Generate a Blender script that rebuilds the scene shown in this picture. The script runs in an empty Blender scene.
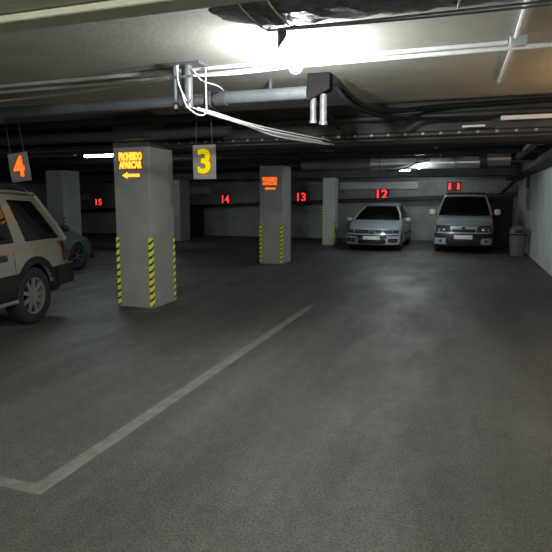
import bpy, bmesh, math, random
from mathutils import Vector, Matrix
random.seed(7)
PI = math.pi
SC = bpy.context.scene
COL = SC.collection

# ------------------------------------------------------------------ camera
cam_d = bpy.data.cameras.new('camera')
cam = bpy.data.objects.new('camera', cam_d)
COL.objects.link(cam)
cam.location = (0, 0, 1.6)
cam.rotation_euler = (math.radians(90 - 7.867), 0, math.radians(19.076))
cam_d.sensor_width = 36.0
cam_d.lens = 36.0 * 550 / 552
cam_d.clip_end = 200
SC.camera = cam
# ------------------------------------------------------------------ world, exposure
w = bpy.data.worlds.new('world')
SC.world = w
w.use_nodes = True
w.node_tree.nodes['Background'].inputs[0].default_value = (0.5, 0.6, 0.65, 1)
w.node_tree.nodes['Background'].inputs[1].default_value = 0.02
SC.view_settings.view_transform = 'Standard'
SC.view_settings.look = 'None'
SC.view_settings.exposure = 1.0
SC.view_settings.gamma = 1.0
SC.view_settings.use_curve_mapping = False
# strengths of the garage's lamps (emission of the tubes, watts of the bulbs)
BULB_MAIN = 760.0
BULB_BACK = 1500.0
TUBE_DEEP = 60.0
TUBE_FAR = 400.0
TUBE_WALL = 22.0  # also drives the added lamp hidden in front of the far wall
BULB_DUCT = 20.0
BULB_WARM = 11.0


# ------------------------------------------------------------------ materials
def nodes(m):
    m.use_nodes = True
    nt = m.node_tree
    return nt, nt.nodes['Principled BSDF']


def mat(name, col, rough=0.6, metal=0.0, noise=0.0, nscale=8.0, bump=0.0, bscale=60.0, emit=None, estr=0.0, coat=0.0, spec=0.5, col2=None):
    m = bpy.data.materials.new(name)
    nt, b = nodes(m)
    b.inputs['Base Color'].default_value = (*col, 1)
    b.inputs['Roughness'].default_value = rough
    b.inputs['Metallic'].default_value = metal
    b.inputs['Coat Weight'].default_value = coat
    b.inputs['Specular IOR Level'].default_value = spec
    tc = nt.nodes.new('ShaderNodeTexCoord')
    if noise > 0 or col2:
        n = nt.nodes.new('ShaderNodeTexNoise')
        n.inputs['Scale'].default_value = nscale
        n.inputs['Detail'].default_value = 6
        n.inputs['Roughness'].default_value = 0.6
        nt.links.new(tc.outputs['Object'], n.inputs['Vector'])
        r = nt.nodes.new('ShaderNodeValToRGB')
        c2 = col2 or tuple(c * (1 - noise) for c in col)
        r.color_ramp.elements[0].position = 0.32
        r.color_ramp.elements[0].color = (*c2, 1)
        r.color_ramp.elements[1].position = 0.68
        r.color_ramp.elements[1].color = (*col, 1)
        nt.links.new(n.outputs['Fac'], r.inputs['Fac'])
        nt.links.new(r.outputs['Color'], b.inputs['Base Color'])
    if bump > 0:
        n2 = nt.nodes.new('ShaderNodeTexNoise')
        n2.inputs['Scale'].default_value = bscale
        n2.inputs['Detail'].default_value = 5
        nt.links.new(tc.outputs['Object'], n2.inputs['Vector'])
        bp = nt.nodes.new('ShaderNodeBump')
        bp.inputs['Strength'].default_value = bump
        bp.inputs['Distance'].default_value = 0.01
        nt.links.new(n2.outputs['Fac'], bp.inputs['Height'])
        nt.links.new(bp.outputs['Normal'], b.inputs['Normal'])
    if emit:
        b.inputs['Emission Color'].default_value = (*emit, 1)
        b.inputs['Emission Strength'].default_value = estr
    return m


def floor_material():
    m = bpy.data.materials.new('worn_asphalt')
    nt, b = nodes(m)
    L = nt.links
    tc = nt.nodes.new('ShaderNodeTexCoord')

    def noise(scale, detail=6, sc=(1, 1, 1), rough=0.6):
        mp = nt.nodes.new('ShaderNodeMapping')
        mp.inputs['Scale'].default_value = sc
        n = nt.nodes.new('ShaderNodeTexNoise')
        n.inputs['Scale'].default_value = scale
        n.inputs['Detail'].default_value = detail
        n.inputs['Roughness'].default_value = rough
        L.new(tc.outputs['Object'], mp.inputs['Vector'])
        L.new(mp.outputs['Vector'], n.inputs['Vector'])
        return n.outputs['Fac']

    def ramp(src, p0, c0, p1, c1):
        r = nt.nodes.new('ShaderNodeValToRGB')
        r.color_ramp.elements[0].position = p0
        r.color_ramp.elements[0].color = (*c0, 1)
        r.color_ramp.elements[1].position = p1
        r.color_ramp.elements[1].color = (*c1, 1)
        L.new(src, r.inputs['Fac'])
        return r.outputs['Color']

    def mul(a, c, f=1.0):
        x = nt.nodes.new('ShaderNodeMix')
        x.data_type = 'RGBA'
        x.blend_type = 'MULTIPLY'
        x.inputs['Factor'].default_value = f
        L.new(a, x.inputs['A'])
        L.new(c, x.inputs['B'])
        return x.outputs['Result']
    base = ramp(noise(0.7, 5), 0.35, (0.088, 0.092, 0.085), 0.7, (0.125, 0.127, 0.115))
    streak = ramp(noise(1.9, 7, (1, 0.1, 1)), 0.38, (0.62, 0.62, 0.62), 0.62, (1, 1, 1))
    grain = ramp(noise(70, 4, rough=0.85), 0.40, (0.25, 0.25, 0.25), 0.60, (1.7, 1.7, 1.7))
    fine = ramp(noise(11, 5, rough=0.7), 0.35, (0.78, 0.78, 0.78), 0.65, (1.15, 1.15, 1.15))
    c = mul(mul(mul(base, streak, 0.9), grain, 0.7), fine, 0.8)
    L.new(c, b.inputs['Base Color'])
    b.inputs['Specular IOR Level'].default_value = 0.4
    rr = ramp(noise(1.8, 4, (1, 0.4, 1)), 0.35, (0.5, 0.5, 0.5), 0.65, (0.7, 0.7, 0.7))
    L.new(rr, b.inputs['Roughness'])
    bp = nt.nodes.new('ShaderNodeBump')
    bp.inputs['Strength'].default_value = 0.4
    bp.inputs['Distance'].default_value = 0.008
    L.new(noise(70, 5, rough=0.8), bp.inputs['Height'])
    L.new(bp.outputs['Normal'], b.inputs['Normal'])
    return m


def stripe_material():
    """black hazard tape with slanted bright yellow bars, striped along its height"""
    m = bpy.data.materials.new('hazard_tape')
    nt, b = nodes(m)
    L = nt.links
    tc = nt.nodes.new('ShaderNodeTexCoord')
    sp = nt.nodes.new('ShaderNodeSeparateXYZ')
    L.new(tc.outputs['Object'], sp.inputs[0])

    def op(o, a, bb):
        n = nt.nodes.new('ShaderNodeMath')
        n.operation = o
        for i, v in enumerate((a, bb)):
            if isinstance(v, (int, float)):
                n.inputs[i].default_value = v
            else:
                L.new(v, n.inputs[i])
        return n.outputs[0]
    s = op('ADD', sp.outputs['X'], sp.outputs['Y'])
    v = op('ADD', op('MULTIPLY', s, -0.55), sp.outputs['Z'])
    f = op('FRACT', op('MULTIPLY', v, 1 / 0.106), 0)
    g = op('GREATER_THAN', f, 0.36)
    mx = nt.nodes.new('ShaderNodeMix')
    mx.data_type = 'RGBA'
    mx.inputs['A'].default_value = (0.05, 0.05, 0.008, 1)
    mx.inputs['B'].default_value = (0.93, 1.0, 0.09, 1)
    L.new(g, mx.inputs['Factor'])
    L.new(mx.outputs['Result'], b.inputs['Base Color'])
    b.inputs['Roughness'].default_value = 0.45
    return m


M = {}
M['floor'] = floor_material()
M['tape'] = stripe_material()
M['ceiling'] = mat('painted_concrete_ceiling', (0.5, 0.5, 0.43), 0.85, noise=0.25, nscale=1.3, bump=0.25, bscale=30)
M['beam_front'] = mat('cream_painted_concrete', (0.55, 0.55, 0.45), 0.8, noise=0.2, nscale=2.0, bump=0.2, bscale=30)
M['beam_dark'] = mat('dark_concrete', (0.09, 0.09, 0.087), 0.85, noise=0.5, nscale=2.5, bump=0.3, bscale=25)  # one dark mottled tone for the beams
M['ceiling_deep'] = mat('dark_concrete_ceiling', (0.2, 0.2, 0.19), 0.9, noise=0.45, nscale=1.2, bump=0.25, bscale=25)  # darker mottled tone for the ceiling beyond the dark beam
M['pillar'] = mat('grey_painted_plaster', (0.36, 0.37, 0.35), 0.75, noise=0.22, nscale=2.2, bump=0.2, bscale=40)
M['pillar_pale'] = mat('pale_painted_plaster', (0.56, 0.62, 0.59), 0.75, noise=0.2, nscale=2.2, bump=0.2, bscale=40)
M['wall_white'] = mat('whitewashed_wall', (0.66, 0.7, 0.69), 0.8, noise=0.25, nscale=1.6, bump=0.35, bscale=18)
M['wall_grey'] = mat('grey_concrete_wall', (0.42, 0.45, 0.435), 0.85, noise=0.4, nscale=1.1, bump=0.3, bscale=20)
M['band'] = mat('grey_concrete_band', (0.33, 0.34, 0.33), 0.85, noise=0.4, nscale=1.4)
M['panel'] = mat('pale_grey_panel', (0.55, 0.57, 0.56), 0.7, noise=0.2, nscale=2)
M['line'] = mat('worn_white_paint', (0.205, 0.205, 0.185), 0.7, nscale=9, col2=(0.12, 0.12, 0.11), bump=0.4, bscale=45)
M['white_pipe'] = mat('white_pvc', (0.75, 0.76, 0.74), 0.35)
M['conduit'] = mat('galvanised_conduit', (0.85, 0.86, 0.84), 0.4, noise=0.15, nscale=9)
M['grey_pipe'] = mat('grey_pvc_pipe', (0.26, 0.285, 0.295), 0.45, noise=0.25, nscale=4)
M['dark_pipe'] = mat('dark_lagged_pipe', (0.045, 0.045, 0.048), 0.5, noise=0.4, nscale=5, bump=0.4, bscale=14)
M['black_hose'] = mat('black_rubber_hose', (0.012, 0.012, 0.013), 0.75, spec=0.2)
M['stub'] = mat('stub_pipe_grey', (0.18, 0.185, 0.19), 0.4, noise=0.3, nscale=12)
M['galv'] = mat('galvanised_steel', (0.62, 0.64, 0.66), 0.32, metal=0.85, noise=0.2, nscale=5)
M['foil'] = mat('dark_crumpled_foil', (0.24, 0.24, 0.25), 0.42, metal=0.0, noise=0.7, nscale=14, bump=1.0, bscale=26)
M['steel_dull'] = mat('dull_steel', (0.35, 0.36, 0.38), 0.45, metal=0.6, noise=0.3, nscale=10)
M['cable_white'] = mat('white_cable', (0.82, 0.82, 0.82), 0.5)
M['board'] = mat('grey_sign_board', (0.36, 0.34, 0.35), 0.6, noise=0.1, nscale=9)
M['yellow'] = mat('glowing_yellow', (1.0, 0.88, 0.0), 0.5, emit=(1.0, 0.8, 0.0), estr=0.15)  # numeral's glow put in as weak emission; the board is no lamp
M['orange_edge'] = mat('fluorescent_orange_edge', (0.8, 0.22, 0.02), 0.5)
M['orange'] = mat('glowing_orange', (1.0, 0.45, 0.03), 0.5, emit=(1.0, 0.42, 0.04), estr=0.9)  # emission makes the pillar lettering glow, though it is no light source
M['redorange'] = mat('glowing_red_orange', (1.0, 0.2, 0.03), 0.5, emit=(1.0, 0.15, 0.02), estr=0.65)  # glow added by emission, on pillar letters and the hanging numeral
M['red'] = mat('glowing_red', (1.0, 0.05, 0.05), 0.5, emit=(1.0, 0.055, 0.06), estr=0.5)  # far-wall numerals glow by added emission; they are not lamps
M['sign_backing'] = mat('dark_red_backing', (0.16, 0.02, 0.02), 0.6)
M['sign_purple'] = mat('grey_red_film', (0.42, 0.2, 0.13), 0.6)
M['bin'] = mat('grey_bin_plastic', (0.2, 0.21, 0.2), 0.5, noise=0.15, nscale=5)
M['bin_dark'] = mat('black_plastic', (0.02, 0.02, 0.022), 0.5)
M['door'] = mat('dark_brown_door', (0.05, 0.036, 0.032), 0.6, noise=0.2)
M['tyre'] = mat('tyre_rubber', (0.018, 0.018, 0.019), 0.75, bump=0.2, bscale=40)
M['trim'] = mat('black_trim', (0.02, 0.021, 0.022), 0.5)
M['cladding'] = mat('dark_grey_cladding', (0.02, 0.02, 0.019), 0.7, spec=0.2)
M['glass'] = mat('tinted_glass', (0.006, 0.006, 0.007), 0.06, spec=0.6)
M['paint_silverblue'] = mat('silver_blue_paint', (0.42, 0.49, 0.54), 0.38, metal=0.15, coat=0.5)
M['paint_van'] = mat('grey_blue_paint', (0.4, 0.48, 0.52), 0.38, metal=0.15, coat=0.5)
M['paint_beige'] = mat('beige_silver_paint', (0.27, 0.255, 0.21), 0.4, metal=0.2, coat=0.3)
M['paint_green'] = mat('grey_green_paint', (0.13, 0.17, 0.16), 0.35, metal=0.4, coat=0.4)
M['chrome'] = mat('chrome', (0.85, 0.86, 0.88), 0.15, metal=1.0)
M['alloy'] = mat('alloy_wheel', (0.6, 0.6, 0.6), 0.3, metal=0.7)
M['alloy_dull'] = mat('dull_alloy_wheel', (0.3, 0.29, 0.27), 0.4, metal=0.5)
M['alloy_dark'] = mat('dark_wheel_cover', (0.09, 0.09, 0.09), 0.5, metal=0.3)  # plain dark tone for the green car's wheels
M['lens'] = mat('clear_lens', (0.1, 0.11, 0.12), 0.12, metal=0.4, coat=1.0)
M['lens_dark'] = mat('smoked_lens', (0.06, 0.065, 0.07), 0.15, coat=1.0)
M['tail'] = mat('red_lens', (0.12, 0.008, 0.01), 0.25, coat=0.8)
M['amber'] = mat('amber_lens', (0.7, 0.2, 0.02), 0.25, coat=0.5)
M['plate'] = mat('white_plate', (0.82, 0.83, 0.84), 0.45)
M['underside'] = mat('underbody_black', (0.012, 0.012, 0.012), 0.8)
M['batten'] = mat('white_enamel_batten', (0.75, 0.76, 0.76), 0.4)
M['glass_main'] = mat('lit_bulb_main', (1, 1, 1), 0.4, emit=(0.95, 0.99, 1.0), estr=BULB_MAIN)
M['glass_back'] = mat('lit_bulb_back', (1, 1, 1), 0.4, emit=(1.0, 0.98, 0.86), estr=BULB_BACK)
M['tube_wall'] = mat('lit_tube_wall', (1, 1, 1), 0.4, emit=(0.9, 0.98, 1.0), estr=TUBE_WALL)
M['tube_far'] = mat('lit_tube_far', (1, 1, 1), 0.4, emit=(0.9, 0.98, 1.0), estr=TUBE_FAR)
M['tube_deep'] = mat('lit_tube_deep', (1, 1, 1), 0.4, emit=(0.85, 0.98, 1.0), estr=TUBE_DEEP)
M['warm_glass'] = mat('lit_warm_globe', (1, 0.8, 0.5), 0.4, emit=(1.0, 0.5, 0.18), estr=6)
M['bulb_glass'] = mat('lit_white_globe', (1, 1, 1), 0.4, emit=(0.9, 1.0, 1.0), estr=14)


# ------------------------------------------------------------------ mesh helpers
def obj(name, bm, m, parent=None, smooth=False, loc=None, bevel=0.0):
    me = bpy.data.meshes.new(name)
    bmesh.ops.remove_doubles(bm, verts=bm.verts, dist=1e-5)
    bmesh.ops.recalc_face_normals(bm, faces=bm.faces)
    if smooth:
        for f in bm.faces:
            f.smooth = True
        for e in bm.edges:
            if len(e.link_faces) == 2 and e.calc_face_angle(0) > math.radians(38):
                e.smooth = False
    bm.to_mesh(me)
    bm.free()
    o = bpy.data.objects.new(name, me)
    COL.objects.link(o)
    if m is not None:
        for x in (m if isinstance(m, (list, tuple)) else [m]):
            me.materials.append(x)
    if parent:
        o.parent = parent
    if loc:
        o.location = loc
    if bevel > 0:
        md = o.modifiers.new('bevel', 'BEVEL')
        md.width = bevel
        md.segments = 2
        md.limit_method = 'ANGLE'
    return o


def tag(o, label=None, cat=None, group=None, kind=None):
    if label: o['label'] = label
    if cat: o['category'] = cat
    if group: o['group'] = group
    if kind: o['kind'] = kind
    return o


def empty(name, loc, rz=0.0, label=None, cat=None, group=None):
    o = bpy.data.objects.new(name, None)
    o.empty_display_size = 0.1
    COL.objects.link(o)
    o.location = loc
    o.rotation_euler = (0, 0, rz)
    return tag(o, label, cat, group)


def box(bm, x0, x1, y0, y1, z0, z1, mi=0):
    vs = [bm.verts.new((x, y, z)) for z in (z0, z1) for y in (y0, y1) for x in (x0, x1)]
    for q in ((0, 1, 3, 2), (4, 6, 7, 5), (0, 4, 5, 1), (2, 3, 7, 6), (0, 2, 6, 4), (1, 5, 7, 3)):
        f = bm.faces.new([vs[i] for i in q])
        f.material_index = mi
    return vs


def B(*a):
    bm = bmesh.new()
    box(bm, *a)
    return bm


def struct(name, bm, m, **k):
    return tag(obj(name, bm, m, **k), kind='structure')


def tube(bm, pts, r, n=10, caps=True):
    pts = [Vector(p) for p in pts]
    rings = []
    for i, p in enumerate(pts):
        a = pts[max(i - 1, 0)]
        c = pts[min(i + 1, len(pts) - 1)]
        d = (c - a).normalized()
        up = Vector((0, 0, 1)) if abs(d.z) < 0.9 else Vector((1, 0, 0))
        s = d.cross(up).normalized()
        u = s.cross(d)
        rr = r[i] if isinstance(r, (list, tuple)) else r
        rings.append([bm.verts.new(p + (s * math.cos(2 * PI * k / n) + u * math.sin(2 * PI * k / n)) * rr) for k in range(n)])
    for a, c in zip(rings, rings[1:]):
        for k in range(n):
            bm.faces.new((a[k], a[(k + 1) % n], c[(k + 1) % n], c[k]))
    if caps:
        bm.faces.new(rings[0][::-1])
        bm.faces.new(rings[-1])


def T(pts, r, n=10):
    bm = bmesh.new()
    tube(bm, pts, r, n)
    return bm


def smooth_path(pts, n=6):
    """Catmull-Rom through the points"""
    P = [Vector(p) for p in pts]
    P = [2 * P[0] - P[1]] + P + [2 * P[-1] - P[-2]]
    out = []
    for i in range(1, len(P) - 2):
        for k in range(n):
            t = k / n
            a, b_, c, d = P[i - 1], P[i], P[i + 1], P[i + 2]
            out.append(0.5 * ((2 * b_) + (c - a) * t + (2 * a - 5 * b_ + 4 * c - d) * t * t + (-a + 3 * b_ - 3 * c + d) * t ** 3))
    out.append(P[-2])
    return out


def lathe(bm, prof, n=32, axis='z', c=(0, 0, 0)):
    """prof: (radius, height) pairs; closed on the axis when radius is 0"""
    rings = []
    for r, h in prof:
        ring = []
        for k in range(n if r > 1e-6 else 1):
            a = 2 * PI * k / n
            p = (r * math.cos(a), r * math.sin(a), h)
            if axis == 'y':
                p = (p[0], p[2], p[1])
            elif axis == 'x':
                p = (p[2], p[0], p[1])
            ring.append(bm.verts.new((p[0] + c[0], p[1] + c[1], p[2] + c[2])))
        rings.append(ring)
    for a, b_ in zip(rings, rings[1:]):
        if len(a) == 1 and len(b_) == 1:
            continue
        for k in range(n):
            if len(a) == 1:
                bm.faces.new((a[0], b_[(k + 1) % n], b_[k]))
            elif len(b_) == 1:
                bm.faces.new((a[k], a[(k + 1) % n], b_[0]))
            else:
                bm.faces.new((a[k], a[(k + 1) % n], b_[(k + 1) % n], b_[k]))


def interp(tab, x):
    if x <= tab[0][0]:
        return tab[0][1]
    for (a, u), (b_, v) in zip(tab, tab[1:]):
        if x <= b_:
            t = (x - a) / (b_ - a)
            t = t * t * (3 - 2 * t) * 0.5 + t * 0.5
            return u + (v - u) * t
    return tab[-1][1]


def sstep(a, b_, x):
    t = max(0, min(1, (x - a) / (b_ - a)))
    return t * t * (3 - 2 * t)


def text_bm(s, w_, h_, depth=0.006, offset=0.0, font_shear=0):
    """a word as an extruded mesh, scaled to w_ x h_, centred, standing in the XZ plane and read from -Y"""
    cu = bpy.data.curves.new('lettering', 'FONT')
    cu.body = s
    cu.align_x = 'CENTER'
    cu.offset = offset
    cu.resolution_u = 6
    cu.extrude = 0.02
    o = bpy.data.objects.new('lettering', cu)
    COL.objects.link(o)
    dg = bpy.context.evaluated_depsgraph_get()
    me = bpy.data.meshes.new_from_object(o.evaluated_get(dg))
    bm = bmesh.new()
    bm.from_mesh(me)
    bpy.data.objects.remove(o)
    bpy.data.curves.remove(cu)
    bpy.data.meshes.remove(me)
    xs = [v.co.x for v in bm.verts]
    ys = [v.co.y for v in bm.verts]
    zs = [v.co.z for v in bm.verts]
    sx = w_ / (max(xs) - min(xs))
    sy = h_ / (max(ys) - min(ys))
    cx = (max(xs) + min(xs)) / 2
    cy = (max(ys) + min(ys)) / 2
    sz = depth / (max(zs) - min(zs))
    for v in bm.verts:
        x, y, z = v.co
        v.co = ((x - cx) * sx, -z * sz, (y - cy) * sy)
    return bm


# ================================================================== STRUCTURE
CZ = 2.85
struct('floor', B(-20, 1.9, -5, 23.0, -0.1, 0), M['floor'])
struct('ceiling', B(-20, 1.9, -5, 7.4, CZ, CZ + 0.1), M['ceiling'])
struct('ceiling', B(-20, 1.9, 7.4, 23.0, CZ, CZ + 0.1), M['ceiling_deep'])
struct('wall_right', B(1.74, 1.9, -5, 23, 0, CZ), M['wall_white'])
struct('wall_back', B(-20, 1.9, 22.8, 23.0, 0, CZ), M['wall_grey'])
struct('wall_left', B(-20.15, -20, -5, 23, 0, CZ), M['wall_grey'])
struct('wall_front', B(-20, 1.9, -5.15, -5, 0, CZ), M['wall_grey'])
# beams across the garage
bm = bmesh.new()
box(bm, -20, 1.74, 1.2, 2.05, 2.42, CZ)
struct('trim_1', bm, M['beam_front'], bevel=0.012)
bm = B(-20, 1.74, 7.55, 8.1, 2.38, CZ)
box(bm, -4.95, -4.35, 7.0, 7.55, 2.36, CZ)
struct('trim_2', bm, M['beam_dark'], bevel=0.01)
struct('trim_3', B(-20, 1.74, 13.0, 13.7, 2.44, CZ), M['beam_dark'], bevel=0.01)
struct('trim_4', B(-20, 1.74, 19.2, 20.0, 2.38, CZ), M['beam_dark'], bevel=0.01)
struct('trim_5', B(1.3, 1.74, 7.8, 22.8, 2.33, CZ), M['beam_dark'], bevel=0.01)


# sloping concrete band on the far wall with the dark ledge below it
def slope_bar(x0, x1, za0, zb0, za1, zb1, y0, y1):
    bm = bmesh.new()
    v = [bm.verts.new(p) for p in ((x0, y0, za0), (x1, y0, za1), (x1, y1, za1), (x0, y1, za0), (x0, y0, zb0), (x1, y0, zb1), (x1, y1, zb1), (x0, y1, zb0))]
    for q in ((0, 1, 2, 3), (7, 6, 5, 4), (0, 4, 5, 1), (1, 5, 6, 2), (2, 6, 7, 3), (3, 7, 4, 0)):
        bm.faces.new([v[i] for i in q])
    return bm


struct('trim_6', slope_bar(-19.9, 1.7, 1.07, 1.95, 1.89, 2.36, 22.55, 22.8), M['band'])
struct('trim_7', slope_bar(-19.9, 1.7, 0.92, 1.06, 1.74, 1.88, 22.45, 22.8), M['trim'])
for i, (x0, x1) in enumerate(((-5.0, -1.9), (-12.6, -10.9))):
    z = 2.03 if i == 0 else 1.9
    tag(obj('wall_panel', B(x0, x1, 22.44, 22.54, z, z + 0.27), M['panel'], bevel=0.01),
        ['long pale grey panel high on the far wall above the silver car, left of number 12',
         'pale grey panel high on the far wall between the first pillar and number 14'][i], 'panel')
tag(obj('wall_panel', B(-18.3, -17.4, 22.44, 22.54, 1.62, 1.84), M['panel'], bevel=0.01),
    'small pale panel on the far wall just above number 15', 'panel')
# dark doorway behind the van, at the end of the right wall
d = struct('door_1', B(0.72, 1.62, 22.72, 22.8, 0, 1.75), M['door'], bevel=0.01)
obj('door_handle', T([(0.82, 22.68, 0.95), (0.94, 22.68, 0.95)], 0.012), M['steel_dull'], d)


d = struct('door_2', B(-12.25, -11.35, 22.72, 22.8, 0, 1.3), M['trim'], bevel=0.01)
obj('door_handle', T([(-11.5, 22.68, 0.7), (-11.42, 22.68, 0.7)], 0.015), M['steel_dull'], d)


# ------------------------------------------------------------------ pillars
def pillar(x, y, wx, wy, top, label, tapes, m='pillar', group=None):
    t = empty('concrete_pillar', (x, y, 0), 0, label, 'pillar', group)
    obj('shaft', B(0, wx, 0, wy, 0, top), M[m], t, bevel=0.012)
    # fine render skirting
    for (cx, cy, a, b_, h0, h1) in tapes:
        # L-shaped strip folded round a corner; a, b_ = arm directions
        bm = bmesh.new()
        wdt, th = 0.05, 0.004
        xa, xb = sorted((cx - a * th, cx + a * wdt))
        ya, yb = sorted((cy - b_ * th, cy))
        box(bm, xa, xb, ya, yb, h0, h1)
        ya, yb = sorted((cy, cy + b_ * wdt))
        xa, xb = sorted((cx - a * th, cx))
        box(bm, xa, xb, ya, yb, h0, h1)
        obj('hazard_tape', bm, M['tape'], t)
    return t


P1 = pillar(-4.95, 7.0, 0.6, 0.68, 2.36, 'wide grey pillar nearest the camera with orange text and hazard tape',
            [(0, 0, 1, 1, 0.03, 1.05), (0.6, 0, -1, 1, 0.03, 1.05), (0.6, 0.68, -1, -1, 0.03, 1.05)])
P2 = pillar(-4.93, 13.0, 0.6, 0.7, 2.44, 'grey pillar in the middle with a small orange sign, between numbers 14 and 13',
            [(0, 0, 1, 1, 0.03, 1.02), (0.6, 0, -1, 1, 0.03, 1.02)])
P3 = pillar(-4.88, 19.2, 0.44, 0.5, 2.38, 'far narrow pillar just left of the silver car, with faded tape',
            [(0, 0, 1, 1, 0.03, 1.4), (0.44, 0, -1, 1, 0.03, 1.0)], 'pillar_pale')
P4 = pillar(-11.5, 13.0, 0.57, 0.75, 2.44, 'pale pillar behind the beige off-roader, left of number 15',
            [(0.57, 0, -1, 1, 0.3, 1.1)], 'pillar_pale')
P5 = pillar(-11.2, 19.2, 0.6, 0.8, 2.38, 'shadowed pillar at the far side, half hidden by the nearest pillar', [])


def arrow_left(w_, h_, d_=0.006):
    bm = bmesh.new()
    hw, hh = w_ / 2, h_ / 2
    pts = [(-hw, 0), (-hw + w_ * 0.33, hh), (-hw + w_ * 0.28, hh * 0.42), (hw, hh * 0.42), (hw, -hh * 0.42), (-hw + w_ * 0.28, -hh * 0.42), (-hw + w_ * 0.33, -hh)]
    a = [bm.verts.new((x, -d_, z)) for x, z in pts]
    b_ = [bm.verts.new((x, 0, z)) for x, z in pts]
    bm.faces.new(a)
    bm.faces.new(b_[::-1])
    for i in range(len(pts)):
        j = (i + 1) % len(pts)
        bm.faces.new((a[i], b_[i], b_[j], a[j]))
    return bm


def pillar_sign(x, y, z, w_, mtext, label, k=1.0, bold=0.06):
    t = empty('direction_sign', (x, y, z), 0, label, 'sign', 'direction signs on the pillars')
    obj('backing', B(-w_ / 2 - 0.02, w_ / 2 + 0.02, -0.004, 0, -0.13 * k, 0.13 * k), M['sign_purple'], t)
    o = obj('lettering', text_bm('PROHIBIDO', w_, 0.118 * k, 0.006, bold), mtext, t)
    o.location = (0, -0.008, 0.062 * k)
    o = obj('lettering', text_bm('APARCAR', w_, 0.108 * k, 0.006, bold), mtext, t)
    o.location = (0, -0.008, -0.058 * k)
    o = obj('arrow', arrow_left(w_ * 0.76, 0.1 * k), mtext, t)
    o.location = (0, -0.002, -0.21 * k)
    return t


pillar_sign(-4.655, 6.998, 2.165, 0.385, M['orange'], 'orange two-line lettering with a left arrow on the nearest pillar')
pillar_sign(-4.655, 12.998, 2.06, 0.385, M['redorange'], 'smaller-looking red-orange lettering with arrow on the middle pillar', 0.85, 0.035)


# ------------------------------------------------------------------ hanging bay signs
def bay_board(x, y, z, num, mnum, rz, ry, w_, h_, label, zt):
    t = empty('bay_number_sign', (x, y, z), rz, label, 'sign', 'hanging bay number boards')
    t.rotation_euler = (0, ry, rz)
    obj('board', B(-w_ / 2, w_ / 2, -0.008, 0.008, -h_ / 2, h_ / 2), M['board'], t, bevel=0.006)
    o = obj('numeral_outline', text_bm(num, w_ * 0.66, h_ * 0.78, 0.004, 0.055), M['orange_edge'], t)
    o.location = (0, -0.010, 0.01)
    o = obj('numeral', text_bm(num, w_ * 0.56, h_ * 0.72, 0.004, 0.03), mnum, t)
    o.location = (0, -0.014, 0.01)
    for s in (-1, 1):
        obj('hanging_wire', T([(s * w_ * 0.35, 0, h_ / 2), (s * w_ * 0.3, 0.0, zt - z)], 0.003, 5), M['steel_dull'], t)
    return t


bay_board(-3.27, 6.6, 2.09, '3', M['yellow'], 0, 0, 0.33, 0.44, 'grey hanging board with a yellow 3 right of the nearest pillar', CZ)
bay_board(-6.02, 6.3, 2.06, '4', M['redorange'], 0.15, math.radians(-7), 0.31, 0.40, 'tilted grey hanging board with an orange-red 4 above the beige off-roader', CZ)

# ------------------------------------------------------------------ red numbers on the far wall
for num, x, z, w_, h_, lab in (
        ('15', -16.85, 1.5, 0.36, 0.3, 'red number 15 on the far wall between the two left pillars'),
        ('14', -10.15, 1.64, 0.36, 0.36, 'red number 14 on the far wall left of the middle pillar'),
        ('13', -6.65, 1.73, 0.38, 0.36, 'red number 13 on the far wall right of the middle pillar'),
        ('12', -3.27, 1.84, 0.44, 0.36, 'red number 12 on the far wall above the silver car'),
        ('11', -0.53, 2.12, 0.42, 0.24, 'red number 11 on the far wall above the van roof')):
    t = empty('bay_number', (x, 22.53, z), 0, lab, 'number', 'red bay numbers on the far wall')
    obj('backing', B(-w_ / 2 - 0.05, w_ / 2 + 0.05, -0.004, 0.015, -h_ / 2 - 0.05, h_ / 2 + 0.05), M['sign_backing'], t)
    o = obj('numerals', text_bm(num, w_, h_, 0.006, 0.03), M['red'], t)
    o.location = (0, -0.008, 0)

# ------------------------------------------------------------------ floor marking
tag(obj('painted_line', B(-2.25, -2.14, 2.24, 8.0, 0.0, 0.002), M['line']), 'long worn white line running along the floor away from the camera', 'floor marking', 'worn bay outline')
tag(obj('painted_line', B(-4.2, -2.25, 2.24, 2.33, 0.0, 0.002), M['line']), 'short worn white line at lower left, meeting the long line at its near corner', 'floor marking', 'worn bay outline')


# ------------------------------------------------------------------ ceiling services
def pipe(name, pts, r, m, label, cat='pipe', group=None, n=12, sm=True, path=False):
    P = smooth_path(pts) if path else pts
    o = obj(name, T(P, r, n), m, smooth=sm)
    return tag(o, label, cat, group)


# trunking on the far edge of the front beam
t = empty('cable_trunking', (0, 2.14, 2.40), 0, 'long cream cable trunking along the edge of the beam overhead at top left', 'trunking')
obj('channel', B(-20, 1.7, -0.075, 0.085, 0.0, 0.07), M['beam_front'], t, bevel=0.01)
obj('lip', T([(-20, -0.08, 0.0), (1.7, -0.08, 0.0)], 0.012, 8), M['beam_front'], t, smooth=True)

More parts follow.
